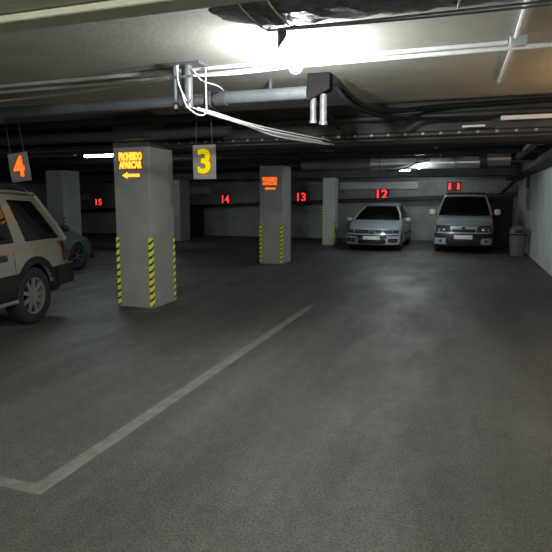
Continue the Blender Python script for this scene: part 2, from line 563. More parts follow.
# foil-wrapped duct bundle
t = empty('wrapped_duct', (-1.5, 3.24, 2.66), 0, 'dark crumpled foil-wrapped duct hanging near the ceiling, top centre', 'duct')
bm = bmesh.new()
rings = []
N = 14
for i in range(40):
    x = i * 0.08
    taper = min(1, 0.35 + i * 0.22)
    ring = []
    for k in range(N):
        a = 2 * PI * k / N
        rr = 1 + random.uniform(-0.09, 0.09)
        ring.append(bm.verts.new((x - 0.02 * math.sin(k), 0.28 * rr * math.cos(a) * taper, 0.07 + 0.07 * rr * math.sin(a) * taper)))
    rings.append(ring)
for a, b_ in zip(rings, rings[1:]):
    for k in range(N):
        bm.faces.new((a[k], a[(k + 1) % N], b_[(k + 1) % N], b_[k]))
bm.faces.new(rings[0][::-1])
bm.faces.new(rings[-1])
obj('wrapping', bm, M['foil'], t)
for x in (0.25, 0.42, 1.4, 2.4):
    bm = bmesh.new()
    pts = [(x + 0.01 * math.sin(3 * a), 0.30 * math.cos(a), 0.07 + 0.084 * math.sin(a)) for a in [2 * PI * k / 16 for k in range(17)]]
    tube(bm, pts, 0.008, 6)
    obj('strap', bm, M['steel_dull'], t, smooth=True)
for x in (0.42, 1.4, 2.4):
    obj('hanger_rod', T([(x, 0.0, 0.13), (x, 0.0, 0.19)], 0.006, 6), M['steel_dull'], t)
for k, pts in enumerate((((0.25, 0.2, 0.0), (0.7, 0.27, 0.01), (1.5, 0.25, -0.005), (3.1, 0.27, 0.0)),
                         ((0.3, 0.1, -0.03), (0.5, 0.12, -0.02), (1.1, 0.14, -0.02), (3.1, 0.12, -0.02)))):
    obj('cable', T(smooth_path(pts), 0.007, 6), M['steel_dull'], t, smooth=True)
obj('loose_flap', slope_bar(0.3, 0.36, -0.10, 0.02, -0.02, 0.03, 0.26, 0.27), M['foil'], t)

# conduits along the ceiling
pipe('conduit', [(-19, 4.87, 2.825), (0.24, 4.87, 2.825)], 0.019, M['conduit'], 'straight thin white conduit on the ceiling, uppermost of the pair', 'conduit', 'ceiling conduits', 8)
pipe('conduit', [(-19, 5.15, 2.825), (-5.0, 5.14, 2.825), (-3.0, 5.13, 2.825), (-1.8, 5.06, 2.825), (1.7, 5.04, 2.825)], 0.019, M['conduit'], 'thin white conduit on the ceiling, lower of the pair, passing the junction box', 'conduit', 'ceiling conduits', 8)
pipe('conduit', [(-5.9, 5.42, 2.78), (-4.4, 5.28, 2.78), (-3.2, 5.0, 2.77), (-2.82, 4.95, 2.78)], 0.013, M['conduit'], 'third thin conduit slanting up to the hanging pipe stubs', 'conduit', 'ceiling conduits', 8, path=True)
pipe('conduit', [(0.30, 2.2, 2.825), (0.29, 4.73, 2.825)], 0.019, M['conduit'], 'thin conduit at top right running down to the junction box', 'conduit', 'ceiling conduits', 8)
pipe('conduit', [(0.28, 5.08, 2.825), (0.25, 6.4, 2.825)], 0.018, M['conduit'], 'thin conduit at upper right leaving the junction box towards the dark beam', 'conduit', 'ceiling conduits', 8)
t = empty('junction_box', (0.31, 4.83, 2.80), 0, 'small pale junction box where ceiling conduits meet at right', 'junction box')
obj('box', B(-0.06, 0.07, -0.06, 0.06, -0.01, 0.05), M['panel'], t, bevel=0.008)
obj('lid', B(-0.05, 0.06, -0.05, 0.05, -0.018, -0.01), M['conduit'], t, bevel=0.004)

# grey drain pipe with coupling
t = empty('drain_pipe', (0, 5.62, 2.69), 0, 'thick grey drain pipe under the ceiling, left and centre', 'pipe')
obj('pipe_run', T([(-19, 0, 0), (-2.56, 0, 0)], 0.062, 16), M['grey_pipe'], t, smooth=True)
obj('pipe_run', T([(-2.55, 0, 0.0), (-1.6, 0, 0)], 0.066, 16), M['grey_pipe'], t, smooth=True)
obj('coupling', T([(-2.64, 0, 0), (-2.5, 0, 0)], 0.082, 16), M['stub'], t, smooth=True)
obj('clamp', T([(-2.72, 0, 0), (-2.69, 0, 0)], 0.088, 16), M['steel_dull'], t, smooth=True)
for x in (-2.0, -6.5, -10):
    obj('hanger', B(x - 0.012, x + 0.012, -0.01, 0.01, 0.05, 0.16), M['steel_dull'], t)
obj('bolt', T([(-2.72, -0.04, 0.05), (-2.72, -0.1, 0.16)], 0.008, 6), M['steel_dull'], t)

# hanging pipe stubs, first pair
t = empty('pipe_stub_cluster', (-2.57, 4.76, CZ), 0, 'pair of grey vertical pipe stubs hanging from the ceiling left of the lamp', 'pipe stubs')
obj('ceiling_plate', B(-0.17, 0.22, -0.09, 0.09, -0.02, 0), M['steel_dull'], t, bevel=0.004)
obj('stub', T([(-0.075, 0, -0.02), (-0.075, 0, -0.40)], 0.026, 14), M['grey_pipe'], t, smooth=True)
obj('stub', T([(0.055, 0, -0.02), (0.055, 0, -0.40)], 0.045, 16), M['stub'], t, smooth=True)
obj('stub', T([(-0.01, 0.03, -0.02), (-0.01, 0.03, -0.36)], 0.014, 10), M['grey_pipe'], t, smooth=True)
for z in (-0.12, -0.34):
    obj('clamp', B(-0.12, 0.11, -0.045, -0.03, z - 0.012, z + 0.012), M['steel_dull'], t)

# loose white cables
cl = 'loose white cables round the stubs'
pipe('loose_cable', [(-2.58, 4.655, 2.82), (-2.56, 4.655, 2.68), (-2.52, 4.66, 2.56), (-2.49, 4.68, 2.46), (-2.44, 4.76, 2.40), (-2.38, 4.8, 2.39), (-2.35, 4.8, 2.44), (-2.36, 4.82, 2.56), (-2.37, 4.84, 2.82)], 0.008,
     M['cable_white'], 'white cable hanging in a long loop beside the pipe stubs', 'cable', cl, 6, path=True)
pipe('loose_cable', [(-2.44, 4.72, 2.79), (-2.41, 4.84, 2.71), (-2.33, 5.0, 2.69), (-2.40, 5.3, 2.70), (-2.52, 5.5, 2.74)], 0.007,
     M['cable_white'], 'thin white cable running from the stubs to the pipe coupling', 'cable', cl, 6, path=True)
pipe('loose_cable', [(-2.44, 4.72, 2.73), (-2.2, 4.95, 2.77), (-1.8, 5.0, 2.79), (-1.5, 5.0, 2.81)], 0.008,
     M['cable_white'], 'thin white cable slanting up from the stubs towards the lamp', 'cable', cl, 6, path=True)
pipe('loose_cable', [(-2.55, 4.64, 2.82), (-2.55, 4.64, 2.66), (-2.50, 4.64, 2.56), (-2.47, 4.64, 2.5)], 0.006,
     M['cable_white'], 'short white cable hanging down against the stubs', 'cable', cl, 6, path=True)
t = empty('cable_bundle', (-2.50, 4.86, 2.47), 0, 'bundle of white cables slanting down from the pipe stubs to the dark beam', 'cable bundle')
for k in range(7):
    dy = (k - 3) * 0.016
    dz = random.uniform(-0.02, 0.02)
    obj('cable', T(smooth_path([(dy * 0.3, dy, dz * 0.4), (0.08, 0.29 + dy, -0.02 + dz), (0.19, 0.84 + dy * 1.5, -0.05 + dz), (0.34, 1.44 + dy * 4, -0.08 + dz * 2.5), (0.66 + dy, 2.55 + dy * 5, -0.09 + dz * 2)]), 0.008, 6),
        M['cable_white'], t, smooth=True)

# second cluster, white stubs under a dark bracket
t = empty('pipe_stub_cluster', (-1.46, 5.55, CZ), 0, 'pair of pale vertical pipe stubs under a dark bracket right of the lamp', 'pipe stubs')
obj('bracket', slope_bar(-0.11, 0.12, -0.27, 0.0, -0.16, 0.0, -0.06, 0.08), M['black_hose'], t, bevel=0.01)
obj('stub', T([(-0.06, 0, -0.2), (-0.06, 0, -0.47)], 0.032, 14), M['stub'], t, smooth=True)
obj('stub', T([(0.045, 0, -0.2), (0.045, 0, -0.49)], 0.036, 14), M['stub'], t, smooth=True)
obj('rim', T([(0.045, 0, -0.5), (0.045, 0, -0.47)], 0.044, 14), M['steel_dull'], t, smooth=True)
obj('rim', T([(-0.06, 0, -0.48), (-0.06, 0, -0.45)], 0.04, 14), M['steel_dull'], t, smooth=True)
hg = 'black hoses right of the pale stubs'
pipe('black_hose', [(-1.3, 5.6, 2.78), (-1.2, 5.9, 2.66), (-1.05, 6.3, 2.6), (-0.8, 6.9, 2.66), (-0.3, 7.4, 2.76), (1.5, 7.46, 2.79)], 0.032, M['black_hose'],
     'thick black hose curving from the bracket and along the top of the dark beam', 'hose', hg, 10, path=True)
pipe('black_hose', [(-1.28, 5.5, 2.70), (-1.15, 5.7, 2.55), (-0.95, 6.5, 2.54), (-0.6, 7.2, 2.6), (0.0, 7.44, 2.60), (0.2, 7.46, 2.60)], 0.022, M['black_hose'],
     'thinner black hose looping below the thick one', 'hose', hg, 8, path=True)
pipe('black_hose', [(-1.55, 5.7, 2.7), (-1.5, 6.3, 2.5), (-1.7, 7.48, 2.56)], 0.02, M['black_hose'],
     'black hose dropping behind the pale stubs', 'hose', hg, 8, path=True)

# pipes on and under the dark beam
g = 'dark pipes across the garage'
for i, (y, z, r, m, lab) in enumerate((
        (7.48, 2.66, 0.045, 'dark_pipe', 'dark lagged pipe fixed high on the face of the dark beam'),
        (7.49, 2.44, 0.035, 'dark_pipe', 'dark pipe fixed low on the face of the dark beam'),
        (8.7, 2.44, 0.06, 'dark_pipe', 'thick dark pipe just behind the dark beam'),
        (6.84, 2.5, 0.07, 'dark_pipe', 'thick dark pipe crossing just above the nearest pillar'),
        (6.82, 2.7, 0.05, 'dark_pipe', 'upper dark pipe crossing above the nearest pillar'),
        (9.1, 2.5, 0.05, 'dark_pipe', 'dark pipe deeper in, second behind the beam'),
        (11.2, 2.52, 0.06, 'dark_pipe', 'dark pipe in front of the middle pillar'),
        (16.4, 2.52, 0.06, 'dark_pipe', 'dark pipe beyond the middle pillar'))):
    x1 = 1.25 if y > 7.8 else (-3.0 if y < 7 else 1.7)
    po = pipe('ceiling_pipe', [(-5.6 if 8 < y < 10 else -19, y, z), (x1, y, z)], r, M[m], lab, 'pipe', g, 12)
    if i == 1:
        for k in range(30):
            x = -5.0 + k * 0.22
            obj('clip', B(x, x + 0.035, 7.43, 7.46, 2.425, 2.455), M['grey_pipe'], po)
# lengthwise pipe runs in the far part
for i, (x, z, r) in enumerate(((-3.9, 2.6, 0.05), (-2.9, 2.66, 0.04), (-0.6, 2.6, 0.05), (0.95, 2.5, 0.07))):
    pipe('ceiling_pipe', [(x, 7.85, z), (x, 12.95, z)], r, M['dark_pipe'],
         ['dark pipe running lengthwise just right of the pillar row', 'second dark lengthwise pipe right of the pillar row', 'dark lengthwise pipe above the silver duct', 'thick dark lengthwise pipe near the right wall'][i], 'pipe', 'lengthwise dark pipes')

# pale trunking pieces on the beam at right
tag(obj('strip_housing', B(0.33, 1.5, 7.36, 7.43, 2.56, 2.61), M['batten'], bevel=0.006), 'long white strip housing on the dark beam at far right', 'strip housing')
tag(obj('strip_housing', B(-0.11, 0.16, 7.36, 7.43, 2.49, 2.515), M['batten'], bevel=0.005), 'short white strip on the dark beam left of the long one', 'strip housing')
# pale pipe at left behind the beam
pipe('ceiling_pipe', [(-14, 9.6, 2.54), (-7.7, 9.6, 2.54)], 0.045, M['grey_pipe'], 'pale grey pipe at left above the off-roader', 'pipe', None, 12)

# silver ventilation duct
t = empty('ventilation_duct', (0, 12.6, 2.40), 0, 'shiny silver round ventilation duct above the two parked cars', 'duct')
obj('duct_run', T([(-2.1, 0, 0), (0.2, 0, 0)], 0.125, 24), M['galv'], t, smooth=True)
obj('duct_run', T([(0.34, 0, 0.06), (0.8, 0, 0.06)], 0.15, 24), M['galv'], t, smooth=True)
obj('collar', T([(0.2, 0, 0.0), (0.34, 0, 0.02)], 0.16, 24), M['dark_pipe'], t, smooth=True)
for x in (-1.9, -1.1, -0.3):
    obj('seam', T([(x, 0, 0), (x + 0.03, 0, 0)], 0.129, 24), M['steel_dull'], t, smooth=True)
obj('duct_run', T([(-3.7, 0, 0.02), (-2.1, 0, 0)], 0.12, 24), M['stub'], t, smooth=True)
pipe('black_hose', [(-1.75, 12.4, 2.24), (-1.4, 12.42, 2.26), (-1.1, 12.44, 2.38), (-0.8, 12.43, 2.45)], 0.02, M['black_hose'], 'black hose crossing the front of the silver duct', 'hose', None, 8, path=True)
# bracket arm from the right beam towards the van
tag(obj('brace', T([(1.15, 22.7, 1.8), (1.55, 20.3, 2.33)], 0.06, 6), M['dark_pipe']), 'dark slanted brace above and right of the van', 'brace')
# pipe on the right wall's far end
t = empty('wall_pipe', (1.66, 18.1, 0), 0, 'dark vertical pipe with pale box on the right wall above the bin', 'pipe')
obj('downpipe', T([(0, 0, 1.95), (0, 0, 2.34)], 0.05, 12), M['dark_pipe'], t, smooth=True)
obj('box', B(0.0, 0.08, -0.12, 0.12, 1.3, 1.95), M['stub'], t, bevel=0.01)


# ------------------------------------------------------------------ lamps
def batten(x, y, z, L_, mt, label, rz=0.0, tubes=2):
    t = empty('strip_lamp', (x, y, z), rz, label, 'lamp', 'fluorescent strip lamps')
    obj('housing', B(-L_ / 2, L_ / 2, -0.045, 0.045, -0.04, 0), M['batten'], t, bevel=0.006)
    if z < CZ - 0.01:
        for s in (-1, 1):
            obj('hanger_rod', T([(s * L_ * 0.4, 0, -0.005), (s * L_ * 0.4, 0, CZ - z)], 0.005, 6), M['steel_dull'], t)
    for s in (-1, 1):
        obj('tube_holder', B(s * (L_ / 2 - 0.02) - 0.012, s * (L_ / 2 - 0.02) + 0.012, -0.05, 0.05, -0.085, -0.04), M['batten'], t)
    for k in range(tubes):
        yy = (k - (tubes - 1) / 2) * 0.07
        obj('tube', T([(-L_ / 2 + 0.03, yy, -0.066), (L_ / 2 - 0.03, yy, -0.066)], 0.014, 10), mt, t, smooth=True)
    return t


def pendant(x, y, z, mt, label):
    """bare compact bulb in a white socket hanging on a short cord; z = centre of the bulb"""
    t = empty('pendant_bulb', (x, y, z), 0, label, 'lamp')
    obj('cord', T([(0, 0, 0.12), (0, 0, CZ - z)], 0.005, 6), M['cable_white'], t)
    bm = bmesh.new()
    lathe(bm, [(0, 0.045), (0.02, 0.05), (0.024, 0.10), (0.016, 0.125), (0, 0.125)], 16)
    obj('socket', bm, M['batten'], t, smooth=True)
    bm = bmesh.new()
    lathe(bm, [(0, -0.05), (0.028, -0.042), (0.046, -0.02), (0.05, 0.0), (0.044, 0.022), (0.026, 0.042), (0, 0.05)], 20)
    obj('globe', bm, mt, t, smooth=True)
    return t


pendant(-1.36, 4.42, 2.66, M['glass_main'], 'blindingly bright bare bulb hanging from the ceiling at top centre')
pendant(-1.2, -0.9, 2.3, M['glass_back'], 'bare bulb hanging behind the camera')
batten(-1.75, 15.6, 2.47, 0.5, M['tube_far'], 'short strip lamp beyond the silver duct, above the space before the silver car', math.radians(20), 1)
batten(-6.92, 9.4, 2.53, 0.8, M['tube_deep'], 'lit strip lamp seen left of the nearest pillar under the dark beam')
batten(-10.5, 16.5, CZ, 1.2, M['tube_wall'], 'lit strip lamp in the far left bays')
batten(-1.5, 20.9, CZ, 1.2, M['tube_wall'], 'added strip lamp hidden behind the beam, brightening the far wall')  # unseen lamp added to lighten the far wall and the car tops


def globe(x, y, z, r, mt, watts, colr, label, axis):
    t = empty('bulb_lamp', (x, y, z), 0, label, 'lamp')
    bm = bmesh.new()
    if axis == 'z':
        lathe(bm, [(0, 0.0), (r * 0.8, 0), (r * 0.8, -0.03), (0, -0.03)], 16)
    else:
        lathe(bm, [(0, 0.0), (r * 1.2, 0), (r * 1.2, -0.03), (0, -0.03)], 16, 'x')
    obj('base', bm, M['batten'], t)
    prof = [(r * math.sin(PI * k / 10), -0.03 - r * 0.9 + r * math.cos(PI * k / 10)) for k in range(11)]
    bm = bmesh.new()
    lathe(bm, prof, 16, axis)
    obj('globe', bm, mt, t, smooth=True)
    ld = bpy.data.lights.new('bulb', 'POINT')
    ld.energy = watts
    ld.color = colr
    ld.shadow_soft_size = r
    lo = bpy.data.objects.new('bulb', ld)
    COL.objects.link(lo)
    lo.parent = t
    off = -0.05 - 2.1 * r
    lo.location = (0, 0, off) if axis == 'z' else (off, 0, 0)
    return t


globe(-1.02, 12.35, 2.36, 0.035, M['bulb_glass'], BULB_DUCT, (0.88, 0.98, 1.0), 'small bright white bulb beneath the silver duct', 'z')
globe(1.74, 6.0, 2.0, 0.07, M['warm_glass'], BULB_WARM, (1.0, 0.55, 0.25), 'warm bulkhead lamp on the right wall', 'x')


# ================================================================== CARS
def wheel(parent, x, y, r, wd, side, spokes=5, mrim='alloy', rimr=0.64):
    """side=+1: outer face towards +y"""
    t = obj('wheel', bmesh.new(), None, parent)
    bm = bmesh.new()
    hw = wd / 2
    ir = r * rimr
    lathe(bm, [(ir, -hw * 0.8), (r * 0.9, -hw), (r * 0.985, -hw * 0.75), (r, -hw * 0.3), (r, hw * 0.3), (r * 0.985, hw * 0.75), (r * 0.9, hw), (ir, hw * 0.8)], 40, 'y')
    me = t.data
    bmesh.ops.recalc_face_normals(bm, faces=bm.faces)
    for f in bm.faces:
        f.smooth = True
    bm.to_mesh(me)
    bm.free()
    me.materials.append(M['tyre'])
    t.location = (x, y, r)
    bm = bmesh.new()
    s = side
    lathe(bm, [(ir * 1.01, s * hw * 0.78), (ir * 0.93, s * hw * 0.72), (ir * 0.9, s * hw * 0.3), (ir * 0.9, -s * hw * 0.5)], 40, 'y')
    for k in range(spokes):
        for dd in ((-0.11, 0.11) if spokes <= 5 else (0,)):
            a = 2 * PI * k / spokes + dd + 0.3
            ca, sa = math.cos(a), math.sin(a)
            wv = ir * 0.085
            vs = []
            for rad, ww, dep in ((ir * 0.12, wv * 1.5, 0.62), (ir * 0.96, wv, 0.74)):
                for e in (-1, 1):
                    for yy in (s * hw * dep, s * hw * (dep - 0.22)):
                        vs.append(bm.verts.new((ca * rad - sa * ww * e, yy, sa * rad + ca * ww * e)))
            for q in ((0, 1, 3, 2), (4, 6, 7, 5), (0, 4, 5, 1), (2, 3, 7, 6), (0, 2, 6, 4), (1, 5, 7, 3)):
                bm.faces.new([vs[i] for i in q])
    lathe(bm, [(0, s * hw * 0.72), (ir * 0.17, s * hw * 0.7), (ir * 0.2, s * hw * 0.5), (ir * 0.2, s * hw * 0.3)], 20, 'y')
    obj('rim', bm, M[mrim], t, smooth=True)
    bm = bmesh.new()
    lathe(bm, [(0, -s * hw * 0.1), (ir * 0.9, -s * hw * 0.1), (ir * 0.9, -s * hw * 0.2), (0, -s * hw * 0.2)], 24, 'y')
    obj('brake_disc', bm, M['underside'], t)
    return t


class Car:
    def __init__(s, name, label, cat, loc, heading, p, group=None):
        s.p = p
        s.L, s.W = p['L'], p['W']
        s.root = empty(name, (loc[0], loc[1], 0), heading, label, cat, group)
        s.paint = M[p['paint']]
        s.build_body()
        s.build_cabin()

    # half width of the body in plan at x
    def w(s, x):
        return s.W / 2 * interp(s.p['plan'], x)

    def top(s, x):
        return interp(s.p['top'], x)

    def bot(s, x):
        z = s.p['sill']
        if x > s.L / 2 - 0.45:
            z += 0.05 * sstep(s.L / 2 - 0.45, s.L / 2, x)
        if x < -s.L / 2 + 0.5:
            z += s.p.get('rear_lift', 0.1) * sstep(-s.L / 2 + 0.5, -s.L / 2, x)
        for xa in s.p['axles']:
            R = s.p['r'] * 1.17
            d_ = abs(x - xa)
            if d_ < R:
                z = max(z, s.p['r'] + math.sqrt(R * R - d_ * d_) - 0.01)
        return z

    def shift(s, x, y, z):
        f = sstep(s.L / 2 - s.p.get('nose_fall', 0.9), s.L / 2, x)
        r = sstep(-s.L / 2 + 0.6, -s.L / 2, x)
        yy = min(1.0, abs(y) / (s.W / 2))
        return x - f * (s.p['bow'] * yy ** 2.4 + interp(s.p['lean'], z)) + r * (0.12 * yy ** 2.5 + interp(s.p.get('rlean', [(0, 0), (1, 0)]), z))

    def nose_x(s, y, z):
        return s.shift(s.L / 2, y, z)

    def section(s, x):
        w_, zt, zb = s.w(x), s.top(x), s.bot(x)
        z0 = s.p['sill']
        h = zt - z0
        lv = [(0.93, 0.0), (0.985, 0.1), (1.0, 0.35), (1.0, 0.55), (0.985, 0.78), (0.955, 0.93), (0.90, 1.0)]
        pts = []
        for f, t in lv:
            pts.append((w_ * f, min(zt, max(z0 + h * t, zb))))
        cr = s.p['crown']
        pts += [(w_ * 0.66, zt + cr * 0.55), (w_ * 0.33, zt + cr * 0.9), (0, zt + cr)]
        return pts

    def side_y(s, x, z):
        pts = s.section(x)
        for (a, za), (b_, zb) in zip(pts, pts[1:7]):
            if za <= z <= zb and zb > za:
                return a + (b_ - a) * (z - za) / (zb - za)
        return pts[3][0]

    def build_body(s):
        bm = bmesh.new()
        n = int(s.L / 0.045)
        xs = [-s.L / 2 + s.L * i / n for i in range(n + 1)]
        loops = []
        for x in xs:
            sec = s.section(x)
            full = [(y, z) for y, z in sec] + [(-y, z) for y, z in sec[-2::-1]]
            loops.append([bm.verts.new((s.shift(x, y, z), y, z)) for y, z in full])
        m_ = len(loops[0])
        for a, b_ in zip(loops, loops[1:]):
            for k in range(m_ - 1):
                bm.faces.new((a[k], a[k + 1], b_[k + 1], b_[k]))
        # nose and tail caps, gridded so that they follow the bow
        for x, lp in ((xs[-1], loops[-1]), (xs[0], loops[0])):
            sec = s.section(x)
            rows = []
            NK = 12
            for y, z in sec[:7]:
                rows.append([bm.verts.new((s.shift(x, yy, z), yy, z)) for yy in [y * (1 - 2 * k / NK) for k in range(NK + 1)]])
            top = []
            for k in range(NK + 1):
                yy = sec[6][0] * (1 - 2 * k / NK)
                zz = sec[6][1] + s.p['crown'] * (1 - (yy / sec[6][0]) ** 2)
                top.append(bm.verts.new((s.shift(x, yy, zz), yy, zz)))
            rows.append(top)
            for a, b_ in zip(rows, rows[1:]):
                for k in range(NK):
                    bm.faces.new((a[k], a[k + 1], b_[k + 1], b_[k]))
        s.body = obj('body', bm, s.paint, s.root, smooth=True)
        bm = bmesh.new()
        box(bm, -s.L / 2 + 0.12, s.L / 2 - 0.3, -s.W / 2 + 0.24, s.W / 2 - 0.24, s.p['sill'] - 0.02, s.p['sill'] + s.p.get('under_h', 0.34))
        box(bm, s.p['axles'][0] + s.p['r'] * 1.3, s.p['axles'][1] - s.p['r'] * 1.3, -s.W / 2 + 0.08, s.W / 2 - 0.08, s.p['sill'] - 0.015, s.p['sill'] + 0.1)
        obj('underbody', bm, M['underside'], s.root)
        for xa in s.p['axles']:
            for sd in (1, -1):
                wheel(s.root, xa, sd * (s.W / 2 - s.p['tw'] / 2 - 0.03), s.p['r'], s.p['tw'], sd, s.p.get('spokes', 5), s.p.get('mrim', 'alloy'))

    # cabin: t = 0 at the belt, 1 at the roof
    def cab(s, u, t, side, off=0.0):
        """point on the cabin side; u = fraction from front (0) to rear (1)"""
        c = s.p['cabin']
        x0 = c['f0'] + (c['r0'] - c['f0']) * u
        x1 = c['f1'] + (c['r1'] - c['f1']) * u
        x = x0 + (x1 - x0) * t
        wd = c['w0'] + (c['w1'] - c['w0']) * (t ** 1.35) - c.get('nar', 0.05) * (abs(u - 0.45) / 0.55) ** 3
        z = s.cz0(u) + (s.cz1(u) - s.cz0(u)) * t
        return Vector((x, side * (wd + off), z))

    def cz0(s, u):
        return s.p['cabin']['z0']

    def cz1(s, u):
        c = s.p['cabin']
        return c['z1'] - c.get('front_drop', 0.03) * max(0, (0.3 - u) / 0.3) ** 2 - c.get('rear_drop', 0.04) * max(0, (u - 0.6) / 0.4) ** 2

    def end_pt(s, v, t, end, off=0.0):
        """point on windscreen (end 0) or rear window (end 1); v = -1..1 across"""
        c = s.p['cabin']
        e = s.cab(end, t, 1)
        b_ = c.get('bowf', 0.16) if end == 0 else -c.get('bowr', 0.06)
        crown = 0.02 * (1 - v * v) * t
        return Vector((e.x + b_ * (1 - abs(v) ** 2.2) + (off if end == 0 else -off), v * e.y, e.z + crown + off * 0.5))

    def build_cabin(s):
        NU, NT, NV = 16, 6, 12
        bm = bmesh.new()

        def grid(fn, a, b_):
            g = [[bm.verts.new(fn(i / a, j / b_)) for j in range(b_ + 1)] for i in range(a + 1)]
            for i in range(a):
                for j in range(b_):
                    bm.faces.new((g[i][j], g[i + 1][j], g[i + 1][j + 1], g[i][j + 1]))
        for sd in (1, -1):
            grid(lambda u, t: s.cab(u, t, sd), NU, NT)
        obj('side_glass', bm, M['glass'], s.root, smooth=True)
        for end in (0, 1):
            bm = bmesh.new()
            grid(lambda v, t: s.end_pt(2 * v - 1, t, end), NV, NT)
            obj('windscreen' if end == 0 else 'rear_window', bm, M['glass'], s.root, smooth=True)
        # roof skin
        bm = bmesh.new()
        rows = []
        for i in range(NU + 1):
            u = i / NU
            e = s.cab(u, 1, 1, 0.012)
            row = []
            for j in range(NV + 1):
                v = -1 + 2 * j / NV
                x = e.x
                c = s.p['cabin']
                if i == 0:
                    x = s.end_pt(v, 1, 0).x + 0.01
                elif i == NU:
                    x = s.end_pt(v, 1, 1).x - 0.03
                else:
                    k0 = max(0, 1 - u * 3)
                    k1 = max(0, (u - 0.66) * 3)
                    x += k0 * (s.end_pt(v, 1, 0).x - s.end_pt(1, 1, 0).x) + k1 * (s.end_pt(v, 1, 1).x - s.end_pt(1, 1, 1).x)
                z = e.z + 0.01 + c.get('crown', 0.045) * (1 - v * v) * (0.4 + 0.6 * min(1, u * 5) * min(1, (1 - u) * 5 + 0.2))
                row.append(bm.verts.new((x, v * e.y, z)))
            rows.append(row)
        for a, b_ in zip(rows, rows[1:]):
            for j in range(NV):
                bm.faces.new((a[j], a[j + 1], b_[j + 1], b_[j]))
        r_ = obj('roof', bm, s.paint, s.root, smooth=True)
        md = r_.modifiers.new('thick', 'SOLIDIFY')
        md.thickness = 0.03
        md.offset = 1

    def ribbon(s, name, side, ua, ub, t0=0.0, t1=1.0, m=None, off=0.012, ua1=None, ub1=None, parent=None):
        """strip on the cabin side between ua..ub (ua1..ub1 at the top)"""
        ua1 = ua if ua1 is None else ua1
        ub1 = ub if ub1 is None else ub1
        bm = bmesh.new()
        n = 6
        outer, inner = [], []
        for i in range(n + 1):
            t = t0 + (t1 - t0) * i / n
            f = i / n
            a = ua + (ua1 - ua) * f
            b_ = ub + (ub1 - ub) * f
            outer.append([bm.verts.new(s.cab(a + (b_ - a) * j / 3, t, side, off)) for j in range(4)])
            inner.append([bm.verts.new(s.cab(a + (b_ - a) * j / 3, t, side, -0.02)) for j in range(4)])
        for i in range(n):
            for j in range(3):
                bm.faces.new((outer[i][j], outer[i + 1][j], outer[i + 1][j + 1], outer[i][j + 1]))
            bm.faces.new((outer[i][0], inner[i][0], inner[i + 1][0], outer[i + 1][0]))
            bm.faces.new((outer[i][3], outer[i + 1][3], inner[i + 1][3], inner[i][3]))
        return obj(name, bm, m or s.paint, parent or s.root, smooth=True)

    def a_pillars(s, r=0.035, rear=True):
        for end in ((0, 1) if rear else (0,)):
            for sd in (1, -1):
                pts = [s.end_pt(sd * 0.985, k / 6, end, 0.0) for k in range(7)]
                obj('windscreen_pillar' if end == 0 else 'rear_pillar', T(pts, r, 8), s.paint, s.root, smooth=True)

    def front(s, name, y0, y1, z0, z1, m, off=0.012, thick=0.03, n=8, parent=None, top_in=None, rnd=0.0):
        """slab following the nose between y0..y1 and z0..z1; top_in narrows the top edge"""
        bm = bmesh.new()
        rows = []
        nz = 4
        for side_ in (off, off - thick):
            for i in range(nz + 1):
                f = i / nz
                z = z0 + (z1 - z0) * f
                a, b_ = y0, y1
                if top_in:
                    a, b_ = y0 + top_in[0] * f, y1 + top_in[1] * f
                if rnd:
                    k_ = rnd * (2 * f - 1) ** 2
                    a, b_ = a + k_, b_ - k_
                rows.append([bm.verts.new((s.nose_x(a + (b_ - a) * j / n, z) + side_, a + (b_ - a) * j / n, z)) for j in range(n + 1)])
        A, Bk = rows[:nz + 1], rows[nz + 1:]
        for g in (A, Bk):
            for i in range(nz):
                for j in range(n):
                    bm.faces.new((g[i][j], g[i][j + 1], g[i + 1][j + 1], g[i + 1][j]))
        for j in range(n):
            bm.faces.new((A[0][j], Bk[0][j], Bk[0][j + 1], A[0][j + 1]))
            bm.faces.new((A[nz][j], A[nz][j + 1], Bk[nz][j + 1], Bk[nz][j]))
        for i in range(nz):
            bm.faces.new((A[i][0], A[i + 1][0], Bk[i + 1][0], Bk[i][0]))
            bm.faces.new((A[i][n], Bk[i][n], Bk[i + 1][n], A[i + 1][n]))
        return obj(name, bm, m, parent or s.root, smooth=True)

    def strip(s, name, side, x0, x1, zlo, zhi, m, off=0.012, n=24, rear_shift=True, parent=None):
        """slab on the body's side from x0..x1; zlo/zhi numbers or functions of x"""
        f0 = zlo if callable(zlo) else (lambda x: zlo)
        f1 = zhi if callable(zhi) else (lambda x: zhi)
        bm = bmesh.new()
        O, I = [], []
        for i in range(n + 1):
            x = x0 + (x1 - x0) * i / n
            a, b_ = f0(x), max(f1(x), f0(x) + 0.002)
            ro, ri = [], []
            for j in range(5):
                z = a + (b_ - a) * j / 4
                y = s.side_y(x, max(z, s.bot(x)))
                ro.append(bm.verts.new((s.shift(x, y, z), side * (y + off), z)))
                ri.append(bm.verts.new((s.shift(x, y, z), side * (y - 0.03), z)))
            O.append(ro)
            I.append(ri)
        for i in range(n):
            for j in range(4):
                bm.faces.new((O[i][j], O[i + 1][j], O[i + 1][j + 1], O[i][j + 1]))
            bm.faces.new((O[i][0], I[i][0], I[i + 1][0], O[i + 1][0]))
            bm.faces.new((O[i][4], O[i + 1][4], I[i + 1][4], I[i][4]))
        for k in (0, n):
            for j in range(4):
                bm.faces.new((O[k][j], I[k][j], I[k][j + 1], O[k][j + 1]))
        return obj(name, bm, m, parent or s.root, smooth=True)

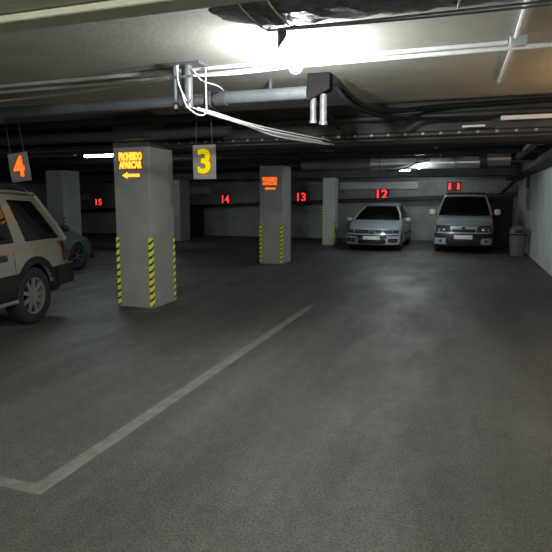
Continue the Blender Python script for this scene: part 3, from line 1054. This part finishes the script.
    def mirror(s, side, x, y, z, m, sz=(0.09, 0.11, 0.075)):
        bm = bmesh.new()
        bmesh.ops.create_uvsphere(bm, u_segments=16, v_segments=10, radius=1)
        for v in bm.verts:
            c = v.co
            v.co = Vector([math.copysign(abs(q) ** 0.7, q) for q in c])
            v.co = Vector((x + v.co.x * sz[0], side * (y + v.co.y * sz[1]), z + v.co.z * sz[2]))
        o = obj('door_mirror', bm, m, s.root, smooth=True)
        obj('mirror_arm', T([(x, side * (y - 0.2), z - 0.07), (x, side * (y - 0.05), z - 0.04)], 0.02, 8), M['trim'], o)
        return o

    def disc(s, name, y, z, r, m, off=0.02, parent=None, ry=None):
        bm = bmesh.new()
        prof = [(0, 0.012), (r * 0.6, 0.01), (r * 0.95, 0.0), (r, -0.02)]
        lathe(bm, prof, 20, 'x', (s.nose_x(y, z) + off, y, z))
        return obj(name, bm, m, parent or s.root, smooth=True)


# ---- silver hatchback at the far end
c = Car('parked_car', 'silver-blue saloon with black grille parked under red number 12', 'car', (-2.79, 19.22), -PI / 2, dict(
    L=4.2, W=1.74, paint='paint_silverblue', sill=0.2, r=0.31, tw=0.2, axles=(-1.24, 1.27), crown=0.035, bow=0.34, spokes=5,
    plan=[(-2.1, 0.88), (-1.7, 0.97), (-0.8, 1.0), (0.9, 1.0), (1.5, 0.985), (1.85, 0.955), (2.1, 0.90)],
    top=[(-2.1, 0.92), (-1.9, 0.97), (-0.5, 0.98), (0.75, 0.98), (1.2, 0.93), (1.7, 0.83), (1.95, 0.75), (2.1, 0.67)],
    lean=[(0.2, 0.03), (0.3, 0.0), (0.5, 0.0), (0.56, 0.05), (0.72, 0.14), (0.8, 0.2)],
    cabin=dict(f0=0.98, f1=0.12, r0=-1.95, r1=-1.35, z0=0.97, z1=1.42, w0=0.80, w1=0.56, bowf=0.2, nar=0.06)))
c.a_pillars(0.035)
for sd in (1, -1):
    c.ribbon('door_pillar', sd, 0.40, 0.43, m=M['trim'])
    c.ribbon('rear_quarter', sd, 0.86, 1.0)
    c.ribbon('roof_edge', sd, 0.0, 1.0, 0.93, 1.0)
    c.ribbon('window_sill', sd, 0.0, 1.0, 0.0, 0.05)
    c.mirror(sd, 0.72, 0.97, 0.96, c.paint)
    hl = c.front('headlight', sd * 0.33, sd * 0.80, 0.565, 0.665, M['lens'], 0.012, 0.03, 10, rnd=0.015)
    c.disc('reflector', sd * 0.45, 0.615, 0.04, M['lens_dark'], 0.012, hl)
    c.disc('reflector', sd * 0.60, 0.615, 0.042, M['chrome'], 0.014, hl)
    c.front('grille', sd * 0.10, sd * 0.32, 0.57, 0.67, M['trim'], 0.012, 0.03, 6)
    c.front('grille_bar', sd * 0.11, sd * 0.31, 0.61, 0.617, M['steel_dull'], 0.02, 0.02, 6)
    f = c.disc('fog_lamp', sd * 0.66, 0.35, 0.05, M['lens'], 0.02)
    c.front('fog_lamp_recess', sd * 0.5, sd * 0.79, 0.29, 0.41, M['trim'], 0.006, 0.02, 6, rnd=0.03)
    c.strip('side_moulding', sd, -0.85, 0.85, 0.48, 0.53, M['trim'])
    c.strip('door_handle', sd, -0.55, -0.38, 0.72, 0.75, M['trim'], 0.03, 4)
c.disc('fog_lamp', -0.55, 0.35, 0.04, M['lens_dark'], 0.02)
c.front('bumper', -0.83, 0.83, 0.22, 0.55, c.paint, 0.004, 0.02, 16)
c.front('bumper_strip', -0.80, 0.80, 0.49, 0.525, M['trim'], 0.02, 0.03, 16)
c.front('lower_intake', -0.44, 0.44, 0.24, 0.40, M['trim'], 0.012, 0.02, 10, rnd=0.03)
c.front('upper_intake', -0.46, 0.46, 0.415, 0.48, M['trim'], 0.012, 0.02, 10)
c.front('number_plate', -0.26, 0.26, 0.38, 0.49, M['plate'], 0.035, 0.02, 4)
c.front('hood_line', -0.78, 0.78, 0.672, 0.678, M['trim'], 0.006, 0.02, 14)
# central badge: shield with a two-stroke S shape
bd = c.front('badge_panel', -0.09, 0.09, 0.555, 0.68, M['trim'], 0.022, 0.03, 4, rnd=0.02)
x0 = c.nose_x(0, 0.61) + 0.03
bm = bmesh.new()
for pts in ([(-0.055, 0.655), (0.05, 0.655), (0.05, 0.64), (-0.055, 0.64)], [(-0.055, 0.65), (-0.02, 0.65), (0.05, 0.60), (0.015, 0.60)],
            [(-0.05, 0.612), (-0.015, 0.612), (0.055, 0.566), (0.02, 0.566)], [(-0.05, 0.578), (0.055, 0.578), (0.055, 0.564), (-0.05, 0.564)]):
    a = [bm.verts.new((x0, y, z)) for y, z in pts]
    b_ = [bm.verts.new((x0 - 0.02, y, z)) for y, z in pts]
    bm.faces.new(a); bm.faces.new(b_[::-1])
    for i in range(4):
        bm.faces.new((a[i], b_[i], b_[(i + 1) % 4], a[(i + 1) % 4]))
obj('badge', bm, M['steel_dull'], bd)
for y0, y1 in ((-0.55, -0.05), (0.05, 0.55)):
    obj('wiper', T([c.end_pt(y0 / 0.8, 0.04, 0, 0.02), c.end_pt(y1 / 0.8, 0.12, 0, 0.02)], 0.01, 6), M['trim'], c.root)
bm = bmesh.new()
box(bm, 0.42, 0.48, -0.11, 0.11, 1.24, 1.29)
obj('interior_mirror', bm, M['trim'], c.root, bevel=0.01)

# ---- grey-blue van
c = Car('parked_van', 'grey-blue small van with black front bumper beside the bin', 'van', (-0.09, 19.45), -PI / 2, dict(
    L=4.1, W=1.74, paint='paint_van', sill=0.2, r=0.31, tw=0.19, axles=(-1.3, 1.3), crown=0.05, bow=0.32, spokes=6,
    plan=[(-2.05, 0.96), (-1.8, 1.0), (0.9, 1.0), (1.5, 0.985), (1.8, 0.95), (2.05, 0.89)],
    top=[(-2.05, 1.1), (0.6, 1.14), (1.0, 1.13), (1.5, 1.03), (1.85, 0.90), (2.05, 0.78)],
    lean=[(0.2, 0.03), (0.3, 0.0), (0.5, 0.0), (0.6, 0.05), (0.8, 0.14), (0.92, 0.22)],
    cabin=dict(f0=1.12, f1=0.36, r0=-2.0, r1=-1.9, z0=1.12, z1=1.72, w0=0.82, w1=0.66, bowf=0.2, nar=0.03, rear_drop=0.0)))
c.a_pillars(0.035)
for sd in (1, -1):
    c.ribbon('door_pillar', sd, 0.36, 0.40, m=M['trim'])
    c.ribbon('side_panel', sd, 0.55, 1.0)
    c.ribbon('roof_edge', sd, 0.0, 1.0, 0.92, 1.0)
    c.ribbon('window_sill', sd, 0.0, 1.0, 0.0, 0.06)
    c.mirror(sd, 0.85, 0.98, 1.22, M['conduit'], (0.09, 0.10, 0.10))
    hl = c.front('headlight', sd * 0.36, sd * 0.80, 0.64, 0.84, M['lens'], 0.012, 0.03, 10, rnd=0.03, top_in=(sd * 0.05, 0))
    c.disc('reflector', sd * 0.56, 0.70, 0.06, M['chrome'], 0.014, hl)
    c.disc('reflector', sd * 0.70, 0.69, 0.04, M['amber'], 0.012, hl)
    c.front('bumper_corner', sd * 0.50, sd * 0.82, 0.27, 0.46, c.paint, 0.05, 0.05, 6, rnd=0.03)
    c.disc('fog_lamp', sd * 0.64, 0.37, 0.05, M['lens_dark'], 0.055)
    c.strip('side_moulding', sd, -0.9, 0.9, 0.42, 0.52, M['trim'])
    obj('roof_bar', T([(0.15, sd * 0.56, 1.76), (0.0, sd * 0.56, 1.80), (-1.5, sd * 0.56, 1.80), (-1.65, sd * 0.56, 1.75)], 0.018, 8), M['trim'], c.root, smooth=True)
for x in (-0.1, -1.2):
    obj('roof_cross_bar', T([(x, -0.62, 1.82), (x, 0.62, 1.82)], 0.025, 8), M['trim'], c.root, smooth=True)
c.front('bumper', -0.84, 0.84, 0.22, 0.60, M['trim'], 0.035, 0.05, 16)
c.front('grille', -0.34, 0.34, 0.64, 0.70, M['trim'], 0.012, 0.03, 10, rnd=0.02)
c.front('grille_bar', -0.34, 0.34, 0.705, 0.725, M['chrome'], 0.02, 0.03, 10)
c.front('number_plate', -0.26, 0.26, 0.44, 0.555, M['plate'], 0.065, 0.02, 4)
c.front('lower_intake', -0.42, 0.42, 0.24, 0.38, M['underside'], 0.05, 0.03, 10, rnd=0.02)
bd = c.front('badge', -0.05, 0.05, 0.73, 0.81, M['chrome'], 0.025, 0.03, 4, rnd=0.02)
c.front('hood_line', -0.75, 0.75, 0.83, 0.838, M['trim'], 0.004, 0.02, 12)
for y0, y1 in ((-0.6, -0.05), (0.0, 0.6)):
    obj('wiper', T([c.end_pt(y0 / 0.8, 0.03, 0, 0.02), c.end_pt(y1 / 0.8, 0.11, 0, 0.02)], 0.01, 6), M['trim'], c.root)

# ---- beige off-roader at left, nose towards the camera's left, tail away
hd = math.atan2(-0.987, 0.16)
c = Car('parked_off_roader', 'beige off-roader with dark lower cladding at the left edge', 'car', (-5.92, 4.22), hd, dict(
    L=4.6, W=1.84, paint='paint_beige', sill=0.36, r=0.37, tw=0.235, axles=(-1.30, 1.39), crown=0.04, bow=0.16, spokes=9, mrim='alloy_dull', under_h=0.5, rear_lift=0.12,
    plan=[(-2.3, 0.92), (-2.0, 0.975), (-1.2, 1.0), (1.4, 1.0), (2.0, 0.96), (2.3, 0.88)],
    top=[(-2.3, 1.02), (-1.9, 1.08), (0.6, 1.06), (1.0, 1.04), (1.9, 0.98), (2.3, 0.92)],
    lean=[(0.3, 0.0), (1.0, 0.04)], rlean=[(0.3, 0.0), (0.6, 0.0), (0.66, 0.05), (1.1, 0.1)],
    cabin=dict(f0=0.85, f1=0.1, r0=-2.17, r1=-1.78, z0=1.04, z1=1.68, w0=0.86, w1=0.66, bowf=0.14, nar=0.05, rear_drop=0.03)))
c.a_pillars(0.04)
sillz = c.p['sill']


def arch(x):
    return c.bot(x)


for sd in (1, -1):
    c.ribbon('roof_edge', sd, 0.0, 1.0, 0.88, 1.0)
    c.ribbon('window_sill', sd, 0.0, 1.0, 0.0, 0.06)
    c.ribbon('door_pillar', sd, 0.33, 0.365, m=M['trim'])
    c.ribbon('rear_door_pillar', sd, 0.60, 0.675, 0, 1, None, 0.012, 0.555, 0.62)
    c.ribbon('rear_quarter', sd, 0.955, 1.0, 0, 1, None, 0.012, 0.90, 1.0)
    # lower two-tone cladding, arch flares and sill
    c.strip('cladding', sd, -2.27, 2.2, lambda x: c.bot(x), lambda x: max(0.70, min(c.bot(x) + 0.09, 0.99)), M['cladding'], 0.015, 110)
    c.strip('door_handle', sd, -0.72, -0.50, 0.88, 0.95, M['trim'], 0.03, 4)
    c.strip('door_handle', sd, 0.35, 0.57, 0.88, 0.95, M['trim'], 0.03, 4)
    c.strip('door_seam', sd, -0.885, -0.873, 0.68, 1.05, M['trim'], 0.002, 2)
    c.strip('door_seam', sd, 0.18, 0.192, 0.42, 1.05, M['trim'], 0.002, 2)
    c.strip('tail_light', sd, -2.29, -2.16, 0.76, 1.01, M['tail'], 0.014, 6)
    c.strip('bumper_reflector', sd, -2.28, -2.2, 0.70, 0.725, M['chrome'], 0.016, 4)
    c.strip('fuel_flap_line', sd, -1.9, -1.888, 0.75, 0.93, M['cladding'], 0.002, 2) if sd == -1 else None
    c.mirror(sd, 0.6, 1.0, 1.15, M['trim'], (0.09, 0.12, 0.09))
    obj('roof_rail', T(smooth_path([(0.0, sd * 0.60, 1.70), (-0.15, sd * 0.60, 1.765), (-0.9, sd * 0.60, 1.785), (-1.5, sd * 0.60, 1.765), (-1.65, sd * 0.60, 1.69)]), 0.02, 8), M['trim'], c.root, smooth=True)
    obj('side_step', T([(-0.85, sd * 0.93, 0.37), (0.9, sd * 0.93, 0.37)], 0.025, 8), M['steel_dull'], c.root, smooth=True)
for x in (-0.35, -1.3):
    obj('roof_cross_bar', T([(x, -0.6, 1.80), (x, 0.6, 1.80)], 0.018, 8), M['trim'], c.root, smooth=True)
# rear bumper wrapping the tail
bm = bmesh.new()
pts = [(-1.76, 0.932), (-2.0, 0.93), (-2.2, 0.905), (-2.31, 0.84), (-2.37, 0.7), (-2.4, 0.4), (-2.4, -0.4), (-2.37, -0.7), (-2.31, -0.84), (-2.2, -0.905), (-2.0, -0.93), (-1.76, -0.932)]
lo = [bm.verts.new((x, y, 0.44)) for x, y in pts]
md_ = [bm.verts.new((x, y, 0.71)) for x, y in pts]
li = [bm.verts.new((x + 0.12, y * 0.9, 0.46)) for x, y in pts]
mi_ = [bm.verts.new((x + 0.12, y * 0.9, 0.71)) for x, y in pts]
for i in range(len(pts) - 1):
    bm.faces.new((lo[i], lo[i + 1], md_[i + 1], md_[i]))
    bm.faces.new((md_[i], md_[i + 1], mi_[i + 1], mi_[i]))
    bm.faces.new((lo[i + 1], lo[i], li[i], li[i + 1]))
obj('rear_bumper', bm, M['cladding'], c.root)
for y in (-0.62, 0.62):
    c.front('headlight', y - 0.16, y + 0.16, 0.74, 0.88, M['lens'], 0.014, 0.03, 6)
c.front('grille', -0.42, 0.42, 0.72, 0.9, M['trim'], 0.012, 0.03, 8)
c.front('bumper', -0.85, 0.85, 0.42, 0.66, M['cladding'], 0.08, 0.1, 12)

# ---- grey-green hatchback behind it, only its front wing in sight
c = Car('parked_car', 'dark grey-green small car half hidden behind the beige off-roader', 'car', (-9.2, 9.15), PI / 2, dict(
    L=4.1, W=1.68, paint='paint_green', sill=0.2, r=0.31, tw=0.19, axles=(-1.22, 1.27), crown=0.04, bow=0.3, spokes=6, mrim='alloy_dark',
    plan=[(-2.05, 0.9), (-1.6, 0.98), (0.9, 1.0), (1.5, 0.985), (1.8, 0.95), (2.05, 0.88)],
    top=[(-2.05, 0.95), (0.7, 0.96), (1.2, 0.92), (1.7, 0.83), (2.05, 0.70)],
    lean=[(0.2, 0.03), (0.3, 0.0), (0.5, 0.0), (0.56, 0.05), (0.8, 0.2)],
    cabin=dict(f0=0.95, f1=0.2, r0=-1.95, r1=-1.6, z0=0.92, z1=1.41, w0=0.78, w1=0.58, bowf=0.18, nar=0.05)))
c.a_pillars(0.035)
for sd in (1, -1):
    c.ribbon('door_pillar', sd, 0.42, 0.46, m=M['trim'])
    c.ribbon('rear_quarter', sd, 0.85, 1.0)
    c.ribbon('roof_edge', sd, 0.0, 1.0, 0.92, 1.0)
    c.mirror(sd, 0.66, 0.94, 0.99, M['trim'])
    c.front('headlight', sd * 0.42, sd * 0.78, 0.58, 0.70, M['lens'], 0.012, 0.03, 8, rnd=0.02)
    c.strip('indicator', sd, 1.55, 1.62, 0.66, 0.69, M['lens'], 0.012, 4)
    c.strip('side_moulding', sd, -0.85, 0.85, 0.46, 0.51, M['trim'])
c.front('bumper', -0.8, 0.8, 0.22, 0.52, M['trim'], 0.02, 0.03, 14)
c.front('grille', -0.3, 0.3, 0.58, 0.66, M['trim'], 0.012, 0.03, 8)

# ------------------------------------------------------------------ bin
t = empty('waste_bin', (1.42, 17.35, 0), 0, 'grey domed waste bin standing against the right wall', 'bin')
bm = bmesh.new()
lathe(bm, [(0, 0.0), (0.19, 0.0), (0.2, 0.03), (0.235, 0.6), (0.245, 0.62), (0.0, 0.62)], 28)
obj('barrel', bm, M['bin'], t, smooth=True)
bm = bmesh.new()
lathe(bm, [(0.25, 0.6), (0.255, 0.64), (0.2, 0.645)], 28)
obj('rim', bm, M['bin_dark'], t, smooth=True)
bm = bmesh.new()
lathe(bm, [(0.245, 0.64), (0.235, 0.72), (0.2, 0.8), (0.13, 0.86), (0.05, 0.885), (0, 0.89)], 28)
obj('dome_lid', bm, M['bin'], t, smooth=True)
obj('flap', B(-0.11, 0.11, -0.245, -0.22, 0.66, 0.76), M['bin_dark'], t, bevel=0.01)
